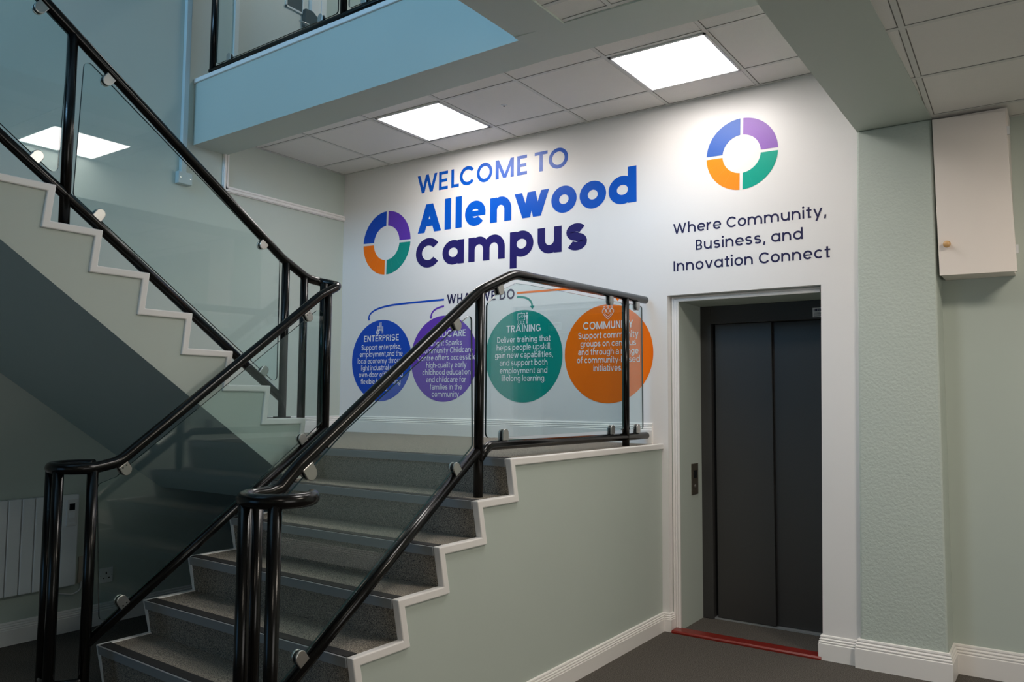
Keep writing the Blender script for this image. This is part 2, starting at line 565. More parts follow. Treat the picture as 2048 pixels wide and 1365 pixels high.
# door on the gallery's side wall
door = thing('door_1', None, None, (XL, -0.82, 3.9))
tag(door, kind='structure')
bm = bmesh.new(); box(bm, XL - 0.06, XL - 0.015, -1.20, -0.44, 3.9, 5.97)
obj('door_leaf', bm, M['door'], door, bevel=0.003)
bm = bmesh.new()
box(bm, XL - 0.02, XL + 0.018, -1.225, -1.185, 3.9, 6.0)
for a, b, d in ((-0.455, -0.40, 0.02), (-0.40, -0.34, 0.012), (-0.34, -0.285, 0.022)):
    box(bm, XL - 0.02, XL + d, a, b, 3.9, 6.0)
box(bm, XL - 0.02, XL + 0.02, -1.225, -0.285, 5.95, 6.03)
obj('door_frame', bm, M['white_trim'], door, bevel=0.003)
bm = bmesh.new(); box(bm, XL - 0.014, XL - 0.008, -0.70, -0.535, 4.868, 5.6)
vp = obj('vision_panel', bm, M['darkplate'], door)
bm = bmesh.new()
for (a, b, c, d) in ((-0.715, -0.70, 4.853, 5.6), (-0.535, -0.52, 4.853, 5.6), (-0.715, -0.52, 4.853, 4.868)):
    box(bm, XL - 0.015, XL - 0.002, a, b, c, d)
obj('bead', bm, M['white_trim'], vp)
bm = bmesh.new()
prism(bm, [(-0.53, 4.745), (-0.53, 4.90), (-0.45, 4.905), (-0.39, 4.87), (-0.39, 4.745)], on_x(XL - 0.015), 0, 0.05)
obj('lock_plate', bm, M['darkplate'], door, bevel=0.006)
bm = bmesh.new()
tube(bm, fillet([(XL + 0.03, -0.52, 4.74), (XL + 0.075, -0.52, 4.74), (XL + 0.075, -0.63, 4.735)], 0.012), 0.009, 12)
obj('handle', bm, M['steel'], door)

# cable trunking on the side wall
t = thing('cable_trunking', 'pale blue cable duct running up the side wall to a small square box', 'trunking', (XL, -1.63, 3.09))
bm = bmesh.new(); box(bm, XL, XL + 0.035, -1.655, -1.612, 3.17, 6.8)
obj('duct', bm, M['duct'], t, bevel=0.004)
bm = bmesh.new(); box(bm, XL, XL + 0.045, -1.682, -1.566, 3.09, 3.18)
jb = obj('junction_box', bm, M['duct'], t, bevel=0.005)
for yy in (-1.665, -1.585):
    bm = bmesh.new()
    tube(bm, [(XL + 0.045, yy, 3.135), (XL + 0.048, yy, 3.135)], 0.004, 10)
    obj('screw', bm, M['steel'], jb)

# upper landing that the upper flight reaches, behind the viewer's left
bm = bmesh.new(); box(bm, XL, -1.066, -8.0, -5.42, 3.58, 3.88)
struct('floor_upper_landing', bm, M['carpet'])

# ------------------------------------------------------------------ lights of the room
DIFF = {}


def ceiling_light(label, cx, cy, z, key, size=0.6):
    t = thing('ceiling_light', label, 'ceiling light', (cx, cy, z), 'square light panels in the tiled ceilings')
    h = size / 2
    bm = bmesh.new()
    for (a, b, c, d) in ((-h, h, -h, -h + 0.014), (-h, h, h - 0.014, h), (-h, -h + 0.014, -h, h), (h - 0.014, h, -h, h)):
        box(bm, cx + a, cx + b, cy + c, cy + d, z - 0.009, z)
    obj('frame', bm, M['plastic'], t)
    if key not in DIFF:
        DIFF[key] = emit_mat('led_diffuser_' + key, {'d': (1.0, 0.89, 0.76, 1), 'e': (1.0, 0.89, 0.76, 1)}.get(key, (1.0, 0.95, 0.91, 1)), PANEL_POWER[key])
    bm = bmesh.new()
    k = h - 0.013
    box(bm, cx - k, cx + k, cy - k, cy + k, z - 0.006, z - 0.001)
    obj('diffuser', bm, DIFF[key], t)


ceiling_light('bright square light panel in the alcove ceiling above the word WELCOME', -2.442, -0.640, ZC, 'a')
ceiling_light('bright square light panel in the alcove ceiling nearer the dropped beam, above the lift', -0.553, -0.616, ZC, 'b')
ceiling_light('square light panel over the foot of the stairs, mirrored in the glass', 0.03, -2.0, 3.463, 'c')
ceiling_light('square light panel in the low ceiling over the lobby floor', 2.10, -1.65, 3.131, 'd')
ceiling_light('square light panel in the low ceiling near the entrance', 2.10, -5.20, 3.131, 'e')
ceiling_light('square light panel in the ceiling over the upper gallery', -2.6, -0.1, 6.19, 'g')

t = thing('ceiling_sensor', 'tiny round sensor in a ceiling tile between the two bright light panels', 'sensor', (-1.812, -0.633, ZC))
bm = bmesh.new()
bmesh.ops.create_uvsphere(bm, u_segments=20, v_segments=10, radius=0.021, matrix=Matrix.Translation((-1.812, -0.633, ZC)) @ Matrix.Diagonal((1, 1, 0.35, 1)))
obj('bezel', bm, M['plastic'], t)
bm = bmesh.new()
bmesh.ops.create_uvsphere(bm, u_segments=14, v_segments=8, radius=0.006, matrix=Matrix.Translation((-1.812, -0.633, ZC - 0.010)) @ Matrix.Diagonal((1, 1, 0.6, 1)))
obj('lens', bm, M['darkplate'], t)

# ------------------------------------------------------------------ lower flight
NR = {7: (-1.806, 1.222), 6: (-2.068, 1.043), 5: (-2.339, 0.873), 4: (-2.592, 0.700), 3: (-2.838, 0.532), 2: (-3.072, 0.363), 1: (-3.30, 0.19)}
NL = {7: (-1.818, 1.222), 6: (-2.075, 1.048), 5: (-2.331, 0.875), 4: (-2.571, 0.705), 3: (-2.803, 0.532), 2: (-3.023, 0.374), 1: (-3.25, 0.195)}
RAKE = 0.036
XW = XL + 0.002
stair = thing('staircase', 'lower carpeted flight of stairs rising to the half landing below the mural', 'staircase', (-1.65, -2.5, 0))
xr_, xl_ = XS - 0.022, XU + 0.010
for k in range(1, 7):
    (yr, zr), (yl, zl) = NR[k], NL[k]
    br = NR[k - 1][1] if k > 1 else 0.0
    bl = NL[k - 1][1] if k > 1 else 0.0
    nr, nl = NR[k + 1][0] + RAKE + 0.01, NL[k + 1][0] + RAKE + 0.01
    bm = bmesh.new()
    hexa(bm, [(xl_, yl + RAKE, bl), (xr_, yr + RAKE, br), (xr_, nr, br), (xl_, nl, bl),
              (xl_, yl + 0.004, zl), (xr_, yr + 0.004, zr), (xr_, nr, zr), (xl_, nl, zl)])
    obj('carpet_step', bm, M['stair_carpet'], stair)
bm = bmesh.new()
hexa(bm, [(XW, NL[7][0] + RAKE, 1.045), (xr_, NR[7][0] + RAKE, 1.043), (xr_, -0.002, 1.043), (XW, -0.002, 1.045),
          (XW, NL[7][0] + 0.004, LAND), (xr_, NR[7][0] + 0.004, LAND), (xr_, -0.002, LAND), (XW, -0.002, LAND)])
obj('landing', bm, M['stair_carpet'], stair)
for k in range(1, 8):
    (yr, zr), (yl, zl) = NR[k], NL[k]
    bm = bmesh.new()
    a, h = 0.046, 0.036
    hexa(bm, [(xl_, yl + 0.002, zl - h), (xr_, yr + 0.002, zr - h), (xr_, yr + 0.03, zr - h), (xl_, yl + 0.03, zl - h),
              (xl_, yl - 0.004, zl + 0.003), (xr_, yr - 0.004, zr + 0.003), (xr_, yr + 0.03, zr + 0.003), (xl_, yl + 0.03, zl + 0.003)])
    ns = obj('nosing_strip', bm, M['alu'], stair)
    bm = bmesh.new()
    hexa(bm, [(xl_, yl + 0.006, zl), (xr_, yr + 0.006, zr), (xr_, yr + a + 0.012, zr), (xl_, yl + a + 0.012, zl),
              (xl_, yl + 0.006, zl + 0.005), (xr_, yr + 0.006, zr + 0.005), (xr_, yr + a + 0.012, zr + 0.005), (xl_, yl + a + 0.012, zl + 0.005)])
    obj('tread_insert', bm, M['rubber'], ns)


def zigzag(N, top_y):
    pts = [(top_y, N[7][1] + 0.004)]
    for k in range(7, 0, -1):
        pts.append((N[k][0], N[k][1] + 0.004))
        pts.append((N[k][0] + RAKE, (N[k - 1][1] + 0.004) if k > 1 else 0.0))
    return pts


zr = zigzag(NR, -0.004)
inner = offset_poly([(p[0], p[1]) for p in zr], -0.036)
inner[0] = (zr[0][0], inner[0][1]); inner[-1] = (zr[-1][0] + 0.04, 0.0)
bm = bmesh.new(); prism(bm, zr + inner[::-1], on_x(XS), -0.022, 0.014)
obj('edge_trim', bm, M['white_trim'], stair, bevel=0.005)
bm = bmesh.new(); prism(bm, inner + [(-0.004, 0.0)], on_x(XS), -0.02, 0.0)
obj('side_panel', bm, M['mint'], stair)
zl_ = zigzag(NL, -1.79)[1:]
inner = offset_poly(zl_, -0.036)
inner[-1] = (zl_[-1][0] + 0.04, 0.0)
bm = bmesh.new(); prism(bm, zl_ + inner[::-1], on_x(XU), -0.014, 0.016)
obj('edge_trim', bm, M['white_trim'], stair, bevel=0.004)
bm = bmesh.new(); prism(bm, inner + [(-1.72, 0.0), (-1.72, 1.18)], on_x(XU), -0.012, 0.006)
obj('side_panel', bm, M['mint'], stair)

# ------------------------------------------------------------------ upper flight
up = thing('staircase', 'upper flight of stairs climbing from the half landing with a stepped white edge trim', 'staircase', (-3.2, -3.0, LAND))
UN = [(-1.839, 1.399), (-2.100, 1.583), (-2.354, 1.764), (-2.604, 1.946), (-2.846, 2.122), (-3.087, 2.292), (-3.306, 2.458)]
while len(UN) < 14:
    UN.append((UN[-1][0] - 0.243, UN[-1][1] + 0.1765))
UR = 0.018
zz = [(-1.839 - UR, LAND)]
for i, (y, z) in enumerate(UN):
    zz.append((y, z))
    if i + 1 < len(UN):
        zz.append((UN[i + 1][0] - UR, z))
zz.append((UN[-1][0] - 0.25, UN[-1][1]))
uin = offset_poly(zz, -0.034)
uin[0] = (uin[0][0], LAND); uin[-1] = (zz[-1][0], uin[-1][1])
uin = offset_poly(zz, 0.034) if uin[1][1] > zz[1][1] else uin
uin[0] = (uin[0][0], LAND); uin[-1] = (zz[-1][0], uin[-1][1])
bm = bmesh.new(); prism(bm, zz + uin[::-1], on_x(XU), -0.03, 0.013)
obj('edge_trim', bm, M['white_trim'], up, bevel=0.005)
SL = 0.717
und = lambda y: 1.06 + (-1.96 - y) * SL
yb = zz[-1][0]
bm = bmesh.new(); prism(bm, uin + [(yb, und(yb)), (-1.77, und(-1.77)), (-1.77, LAND)], on_x(XU), -0.04, 0.0)
obj('string_panel', bm, M['mint'], up)
bm = bmesh.new()
prism(bm, [(-1.70, und(-1.70)), (yb, und(yb)), (yb, und(yb) + 0.10), (-1.70, und(-1.70) + 0.10)], on_x(XW), 0.0, XU - 0.04 - XW)
obj('soffit', bm, M['mint'], up)
for i, (y, z) in enumerate(UN):
    y2 = (UN[i + 1][0] if i + 1 < len(UN) else yb) - UR
    zb = UN[i - 1][1] if i else LAND
    bm = bmesh.new()
    hexa(bm, [(XW, y - UR, zb), (XW, y2 - 0.02, zb), (XU - 0.031, y2 - 0.02, zb), (XU - 0.031, y - UR, zb),
              (XW, y - 0.004, z - 0.004), (XW, y2 - 0.02, z - 0.004), (XU - 0.031, y2 - 0.02, z - 0.004), (XU - 0.031, y - 0.004, z - 0.004)])
    obj('carpet_step', bm, M['stair_carpet'], up)
    bm = bmesh.new(); box(bm, XW, XU - 0.031, y - 0.05, y + 0.002, z - 0.036, z)
    obj('nosing_strip', bm, M['alu'], up)

# ------------------------------------------------------------------ balustrades
TR = 0.0235        # tube radius


def tube_part(name, pts, parent, r=TR, **k):
    bm = bmesh.new()
    tube(bm, pts, r, 20, **k)
    return obj(name, bm, M['black'], parent)


def post(parent, x, y, z0, z1, flange=False):
    p = tube_part('post', [(x, y, z0), (x, y, z1)], parent)
    if flange:
        bm = bmesh.new()
        tube(bm, [(x, y, z0), (x, y, z0 + 0.008)], 0.05, 24)
        obj('base_plate', bm, M['black'], p)
    return p


def pane(parent, fn, outline, r=0.025):
    o = round_poly(outline, r)
    bm = bmesh.new()
    prism(bm, o, fn, -0.005, 0.005, side_mat=1, face_mat=0)
    return obj('glass_panel', bm, [M['glass'], M['glass_edge']], parent)


def clamp(parent, fn, c, d, size=1.0, dots=False):
    """D-shaped steel glass clamp: c on the tube surface, d the unit direction into the pane"""
    L, Wd = 0.058 * size, 0.025 * size
    ex = (-d[1], d[0])

    def outl(s, base):
        q = []
        w = Wd * s
        end = L * (0.5 + 0.5 * s) - w
        q.append((base, -w)); 
        for k in range(13):
            a = -math.pi / 2 + math.pi * k / 12
            q.append((end + w * math.cos(a), w * math.sin(a)))
        q.append((base, w))
        return [(c[0] + d[0] * a + ex[0] * b, c[1] + d[1] * a + ex[1] * b) for a, b in q]
    bm = bmesh.new()
    prism(bm, outl(1.0, 0.0), fn, 0.0075, 0.0165)
    prism(bm, outl(1.0, 0.0), fn, -0.0165, -0.0075)
    o = obj('clamp', bm, M['steel'], parent, bevel=0.003)
    bm = bmesh.new()
    prism(bm, outl(0.9, -0.004), fn, -0.0078, 0.0078)
    obj('gasket', bm, M['gasket'], o)
    if dots:
        for a, b in ((0.012, -0.010), (0.012, 0.010)):
            bm = bmesh.new()
            u, v = c[0] + d[0] * a + ex[0] * b, c[1] + d[1] * a + ex[1] * b
            p0, p1 = fn(u, v, 0.0164), fn(u, v, 0.0180)
            tube(bm, [p0, p1], 0.0035, 10)
            obj('screw', bm, M['gasket'], o)
    return o


def unit(a, b):
    l = math.hypot(a, b)
    return (a / l, b / l)


def loop(cx, cy, z, R, s, a0, a1, n=40):
    return [(cx + s * R * math.cos(a0 + (a1 - a0) * k / n), cy + R * math.sin(a0 + (a1 - a0) * k / n), z) for k in range(n + 1)]


pi = math.pi
# --- right-hand balustrade: lower flight and landing edge
XR = -1.03
rr = thing('balustrade', 'black tube glass balustrade along the open side of lower flight and landing, nearest the lift', 'balustrade', (XR, -1.9, 0))
RL, RY, RZ = 0.114, -3.21, 1.172
cxr = XR + RL
hp = fillet([(XR, RY + 0.10, RZ + 0.016), (XR, -3.03, 1.262), (XR, -1.93, 2.045), (XR, -1.63, 2.168), (XR, -0.05, 2.199)], [0, 0.25, 0.5, 0.32, 0], 14)
arc = loop(cxr, RY, RZ, RL, 1, pi + 2 * pi - 0.02, pi + 2 * pi + 1.28 * pi + 0.28, 44)
ringpts = [(cxr + RL * math.cos(a), RY + RL * math.sin(a), RZ) for a in [pi + (1.32 * pi) * k / 44 for k in range(45)]]
path = ringpts[::-1] + [(XR, RY + 0.05, RZ + 0.003)] + hp
tube_part('handrail', path, rr, 0.0255)
br = fillet([(XR, RY, 0.36), (XR, -1.925, 1.262), (XR, -1.80, 1.288), (XR, -0.045, 1.279)], [0, 0.02, 0.16, 0], 8)
tube_part('bottom_rail', fillet([(XR, RY, 0.362), (XR, -1.935, 1.262)], 0), rr)
tube_part('bottom_rail', fillet([(XR, -1.93, 1.215), (XR, -1.845, 1.287), (XR, -0.045, 1.279)], [0, 0.10, 0], 8), rr)
post(rr, XR, -1.922, 1.043, 2.04)
post(rr, XR, -0.349, LAND, 2.19)
for a, zb in ((180, 0.19), (254, 0.0), (316, 0.0)):
    post(rr, cxr + RL * math.cos(math.radians(a)), RY + RL * math.sin(math.radians(a)), zb if zb else 0.0, RZ)
lp = [(cxr + RL * math.cos(a), RY + RL * math.sin(a), 0.30) for a in [pi + (0.72 * pi) * k / 24 for k in range(25)]]
tube_part('lower_loop', lp, rr, 0.018)
fx_ = on_x(XR)
pane(rr, fx_, [(-3.14, 0.455), (-1.972, 1.29), (-1.990, 1.905), (-2.013, 1.915), (-2.80, 1.385), (-3.14, 1.11)])
pane(rr, fx_, [(-1.868, 1.325), (-0.388, 1.325), (-0.383, 2.145), (-1.48, 2.128), (-1.62, 2.120), (-1.76, 2.062), (-1.868, 1.985)], 0.03)
pane(rr, fx_, [(-0.305, 1.325), (-0.095, 1.325), (-0.107, 2.150), (-0.305, 2.150)], 0.02)
sd = unit(0.71, -0.505 * 1.0)          # square to the slope, pointing down from the handrail
dn = unit(0.58, -0.815)
upn = unit(-0.58, 0.815)
off = lambda p, d, k: (p[0] + d[0] * k, p[1] + d[1] * k)
clamp(rr, fx_, (-2.998, 1.262), dn, 1.1)
clamp(rr, fx_, (-2.985, 0.540), upn, 1.0)
clamp(rr, fx_, (-2.128, 1.886), dn)
clamp(rr, fx_, (-2.088, 1.170), upn)
clamp(rr, fx_, (-1.775, 2.098), unit(0.35, -0.94))
clamp(rr, fx_, (-1.714, 1.309), (0, 1))
clamp(rr, fx_, (-0.566, 2.168), (0, -1))
clamp(rr, fx_, (-0.552, 1.303), (0, 1))
clamp(rr, fx_, (-0.190, 2.172), (0, -1))
clamp(rr, fx_, (-0.190, 1.302), (0, 1))

# --- left-hand balustrade: lower flight, wreath at the landing, upper flight
XA, XB = -2.26, -2.43
lr = thing('balustrade', 'black tube glass balustrade that turns at the landing and climbs the upper flight', 'balustrade', (XA, -1.9, 0))
LY, LZ = -3.14, 1.196
cxl = XA - RL
ringpts = [(cxl - RL * math.cos(a), LY + RL * math.sin(a), LZ) for a in [pi + (1.32 * pi) * k / 44 for k in range(45)]]
hp = fillet([(XA, LY + 0.05, LZ + 0.008), (XA, -3.02, 1.218), (XA, -1.84, 2.118), (XA, -1.71, 2.185), (-2.33, -1.665, 2.205), (XB, -1.70, 2.226), (XB, -1.80, 2.236),
             (XB, -1.99, 2.33), (XB, -3.3, 3.255), (XB, -5.2, 4.62)], [0, 0.2, 0.3, 0.06, 0.08, 0.06, 0.2, 0.3, 0, 0], 10)
tube_part('handrail', ringpts[::-1] + hp, lr, 0.0255)
tube_part('bottom_rail', [(XA, LY, 0.427), (XA, -1.785, 1.342)], lr)
tube_part('bottom_rail', [(XB, -1.97, 1.512), (XB, -3.25, 2.448), (XB, -5.2, 3.84)], lr)
for a, zb in ((180, 0.195), (254, 0.0), (305, 0.0)):
    post(lr, cxl - RL * math.cos(math.radians(a)), LY + RL * math.sin(math.radians(a)), zb, LZ)
lp = [(cxl - RL * math.cos(a), LY + RL * math.sin(a), 0.275) for a in [pi + (0.72 * pi) * k / 24 for k in range(25)]]
tube_part('lower_loop', lp, lr, 0.016)
post(lr, XA, -1.785, LAND, 2.15)
post(lr, -2.335, -1.752, LAND, 2.20)
post(lr, XB, -1.822, LAND, 2.238)
post(lr, XB, -1.962, 1.399, 2.315, True)
post(lr, XB, -3.235, 2.292, 3.205)
post(lr, XB, -4.55, 3.15, 4.15)
fa, fb = on_x(XA), on_x(XB)
pane(lr, fa, [(-3.082, 0.495), (-1.812, 1.375), (-1.828, 2.03), (-1.87, 2.025), (-2.985, 1.190), (-3.03, 1.150), (-3.118, 1.122)])
pane(lr, fb, [(-3.20, 2.445), (-2.005, 1.590), (-2.008, 2.312), (-3.178, 3.110)])
pane(lr, fb, [(-4.50, 3.40), (-3.275, 2.510), (-3.252, 3.185), (-4.47, 4.03)])
clamp(lr, fa, (-3.010, 1.205), dn, 1.0, True)
clamp(lr, fa, (-2.968, 0.562), upn, 1.0, True)
clamp(lr, fa, (-1.952, 2.005), dn, 1.0, True)
clamp(lr, fa, (-1.945, 1.262), upn)
du, dd = unit(0.58, 0.815), unit(-0.58, -0.815)
clamp(lr, fb, (-3.050, 3.058), dd)
clamp(lr, fb, (-3.095, 2.352), du)
clamp(lr, fb, (-2.118, 2.410), dd)
clamp(lr, fb, (-2.120, 1.645), du)
clamp(lr, fb, (-3.370, 3.285), dd)
clamp(lr, fb, (-3.385, 2.560), du)

# --- gallery balustrade above the slab edge
gb = thing('balustrade', 'black tube balustrade with glass panels on the upper gallery edge above the blue slab', 'balustrade', (-2.5, -1.497, 3.93))
YG = -1.497
gz = lambda x: 3.975 + (x + 3.9) * 0.029
zt = lambda x: 3.922 + (x - XL) * 0.0255
tube_part('bottom_rail', [(-3.92, YG, gz(-3.92)), (-1.1, YG, gz(-1.1))], gb)
tube_part('handrail', [(-3.92, YG, 4.92), (-1.1, YG, 4.99)], gb)
for x in (-3.9, -2.495, -1.12):
    post(gb, x, YG, zt(x) - 0.004, 4.93)
fg = on_y(YG)
for x0, x1 in ((-3.852, -2.545), (-2.445, -1.17)):
    pane(gb, fg, [(x0, gz(x0) + 0.035), (x1, gz(x1) + 0.035), (x1, 4.88), (x0, 4.88)])
for x in (-3.69, -2.705, -2.30, -1.33):
    clamp(gb, fg, (x, gz(x) + 0.022), (0, 1), 0.95)
    clamp(gb, fg, (x, 4.90), (0, -1), 0.95)

# ------------------------------------------------------------------ lift
lift = thing('elevator', 'dark grey sliding lift doors in a recessed opening beside the pillar', 'elevator', (-0.35, 0.47, 0))
bm = bmesh.new()
box(bm, IL, -0.757, FY, 0.60, 0, IT)
box(bm, -0.757, 0.16, FY, 0.60, 2.062, IT)
obj('frame', bm, M['lift'], lift, bevel=0.003)
bm = bmesh.new(); box(bm, -0.735, -0.335, FY + 0.025, FY + 0.055, 0.012, 2.060)
obj('door_panel', bm, M['lift'], lift, bevel=0.003)
bm = bmesh.new(); box(bm, -0.345, 0.16, FY + 0.060, FY + 0.090, 0.012, 2.060)
obj('door_panel', bm, M['lift'], lift, bevel=0.003)
bm = bmesh.new(); box(bm, -0.757, 0.16, FY + 0.02, FY + 0.12, 0.0, 0.010)
obj('sill', bm, M['alu'], lift)
bm = bmesh.new(); box(bm, -0.052, 0.052, FY - 0.0025, FY - 0.0005, 2.074, 2.137)
lb = obj('label', bm, M['white_vinyl'], lift)
bm = bmesh.new()
x = -0.044
while x < 0.04:
    w = random.choice((0.005, 0.007, 0.008))
    box(bm, x, x + w, FY - 0.0034, FY - 0.0026, 2.112, 2.130)
    x += w + 0.0025
for k, z in enumerate((2.102, 2.095, 2.088, 2.081)):
    box(bm, -0.044, 0.03 - 0.012 * (k % 2), FY - 0.0034, FY - 0.0026, z, z + 0.0022)
obj('print', bm, M['ink'], lb)

t = thing('lift_call_panel', 'narrow steel lift call panel with a dark button on the green reveal', 'call panel', (IL, 0.31, 0.86))
bm = bmesh.new(); box(bm, IL, IL + 0.006, 0.256, 0.372, 0.866, 1.080)
obj('plate', bm, M['lift_dark'] if False else paint('bronze_steel_plate', lin(120, 112, 100), 0.35, metal=0.7), t, bevel=0.002)
bm = bmesh.new(); box(bm, IL + 0.006, IL + 0.010, 0.288, 0.342, 0.982, 1.034)
obj('button', bm, M['screen'], t, bevel=0.002)
bm = bmesh.new()
tube(bm, [(IL + 0.006, 0.315, 0.925), (IL + 0.009, 0.315, 0.925)], 0.012, 18)
obj('keyhole', bm, M['steel'], t)

bm = bmesh.new()
prism(bm, [(-0.036, 0.0), (-0.036, 0.010), (-0.026, 0.018), (0.062, 0.018), (0.072, 0.008), (0.072, 0.0)], lambda u, v, d: (d, u, v), -0.862, 0.075)
tag(obj('threshold_strip', bm, M['red']), 'worn dark red threshold strip on the floor of the lift opening', 'threshold')

# ------------------------------------------------------------------ wall cabinet
t = thing('wall_cabinet', 'tall cream wall cabinet with a round wooden knob beside the pillar', 'cabinet', (0.93, 0.07, 2.22))
bm = bmesh.new(); box(bm, 0.762, 1.108, -0.026, 0.198, 2.224, 3.118)
obj('body', bm, M['cabinet'], t, bevel=0.002)
bm = bmesh.new()
hexa(bm, [(0.760, -0.052, 2.220), (1.127, -0.052, 2.214), (1.127, -0.030, 2.214), (0.760, -0.030, 2.220),
          (0.746, -0.052, 3.112), (1.100, -0.052, 3.092), (1.100, -0.030, 3.092), (0.746, -0.030, 3.112)])
d = obj('door', bm, M['cabinet'], t, bevel=0.002)
bm = bmesh.new()
prof = [(0.0, 0.0), (0.009, 0.0), (0.008, 0.010), (0.012, 0.016), (0.0185, 0.021), (0.0195, 0.027), (0.016, 0.033), (0.008, 0.036), (0.0, 0.0365)]
rings = []
for r, hgt in prof:
    rings.append([bm.verts.new((0.803 + r * math.cos(2 * pi * k / 24), -0.052 - hgt, 2.389 + r * math.sin(2 * pi * k / 24))) for k in range(24)] if r else [bm.verts.new((0.803, -0.052 - hgt, 2.389))])
for a, b in zip(rings, rings[1:]):
    for k in range(24):
        q = [a[k % len(a)], a[(k + 1) % len(a)], b[(k + 1) % len(b)], b[k % len(b)]]
        q = list(dict.fromkeys(q))
        if len(q) > 2: bm.faces.new(q).smooth = True
obj('knob', bm, M['wood'], d)
for zz0, x in ((2.312, 1.121), (2.962, 1.102)):
    bm = bmesh.new(); box(bm, x, x + 0.014, -0.046, -0.028, zz0, zz0 + 0.046)
    obj('hinge', bm, M['plastic'], t)

# ------------------------------------------------------------------ radiator, socket, spur under the upper flight
XF = XL + 0.062
t = thing('panel_radiator', 'white ribbed panel radiator with a thermostat on the dark wall under the upper flight', 'radiator', (XL, -2.9, 0.30))
y = -2.305
k = 0
while y > -3.7:
    w = 0.112 if k == 0 else 0.079
    bm = bmesh.new(); box(bm, XL + 0.02, XF, y - w + 0.0045, y, 0.302, 0.882)
    obj('section', bm, M['rad'], t, bevel=0.006)
    y -= w
    k += 1
bm = bmesh.new(); box(bm, XL + 0.005, XL + 0.022, y + 0.03, -2.33, 0.34, 0.84)
obj('back_plate', bm, M['rad'], t)
bm = bmesh.new(); box(bm, XF, XF + 0.012, -2.387, -2.320, 0.685, 0.852)
c = obj('thermostat', bm, M['plastic'], t, bevel=0.003)
bm = bmesh.new(); box(bm, XF + 0.012, XF + 0.0135, -2.373, -2.338, 0.785, 0.828)
obj('display', bm, M['screen'], c)
bm = bmesh.new()
box(bm, XF + 0.012, XF + 0.0145, -2.373, -2.338, 0.735, 0.770); box(bm, XF + 0.012, XF + 0.0135, -2.375, -2.335, 0.700, 0.708)
obj('keypad', bm, M['rad'], c)
t = thing('power_socket', 'white single power socket low on the wall behind the glass', 'socket', (XL, -2.075, 0.27))
bm = bmesh.new(); box(bm, XL, XL + 0.010, -2.123, -2.030, 0.268, 0.366)
obj('face_plate', bm, M['plastic'], t, bevel=0.004)
bm = bmesh.new()
for (a, b, c2, d2) in ((-2.081, -2.072, 0.325, 0.340), (-2.100, -2.090, 0.297, 0.304), (-2.063, -2.053, 0.297, 0.304), (-2.117, -2.112, 0.315, 0.320), (-2.041, -2.036, 0.315, 0.320)):
    box(bm, XL + 0.010, XL + 0.0108, a, b, c2, d2)
obj('slots', bm, M['screen'], t)
t = thing('fused_spur', 'slim beige wiring outlet with a looped flex beside the radiator', 'outlet', (XL, -2.246, 0.29))
bm = bmesh.new(); box(bm, XL, XL + 0.016, -2.266, -2.228, 0.30, 0.47)
obj('cover', bm, paint('beige_plastic', lin(186, 178, 166), 0.4), t, bevel=0.003)
bm = bmesh.new()
tube(bm, fillet([(XL + 0.014, -2.247, 0.31), (XL + 0.02, -2.25, 0.255), (XL + 0.03, -2.31, 0.238), (XL + 0.03, -2.40, 0.262), (XL + 0.03, -2.44, 0.290)], 0.05), 0.005, 10)
obj('flex', bm, M['plastic'], t)

# ------------------------------------------------------------------ lettering: a geometric sans drawn stroke by stroke
def arcs(cx, cy, rx_, ry_, w, a0, a1, n=None, wy=None):
    wy = w if wy is None else wy
    n = n or max(6, int(abs(a1 - a0) / 6))
    out = []
    for k in range(n):
        t0, t1 = math.radians(a0 + (a1 - a0) * k / n), math.radians(a0 + (a1 - a0) * (k + 1) / n)
        P = lambda t, f: (cx + (rx_ - f * w) * math.cos(t), cy + (ry_ - f * wy) * math.sin(t))
        out.append((P(t0, 0), P(t1, 0), P(t1, 1), P(t0, 1)))
    return out


def rc(x0, y0, x1, y1):
    return [[(x0, y0), (x1, y0), (x1, y1), (x0, y1)]]


def bar(xa, ya, xb, yb, w):
    """slanted stroke with level ends, w measured along the level"""
    return [[(xa, ya), (xa + w, ya), (xb + w, yb), (xb, yb)]]


def stroke(pts, w):
    L_ = offset_poly(pts, w / 2)
    R_ = offset_poly(pts, -w / 2)
    return [(L_[i], L_[i + 1], R_[i + 1], R_[i]) for i in range(len(pts) - 1)]


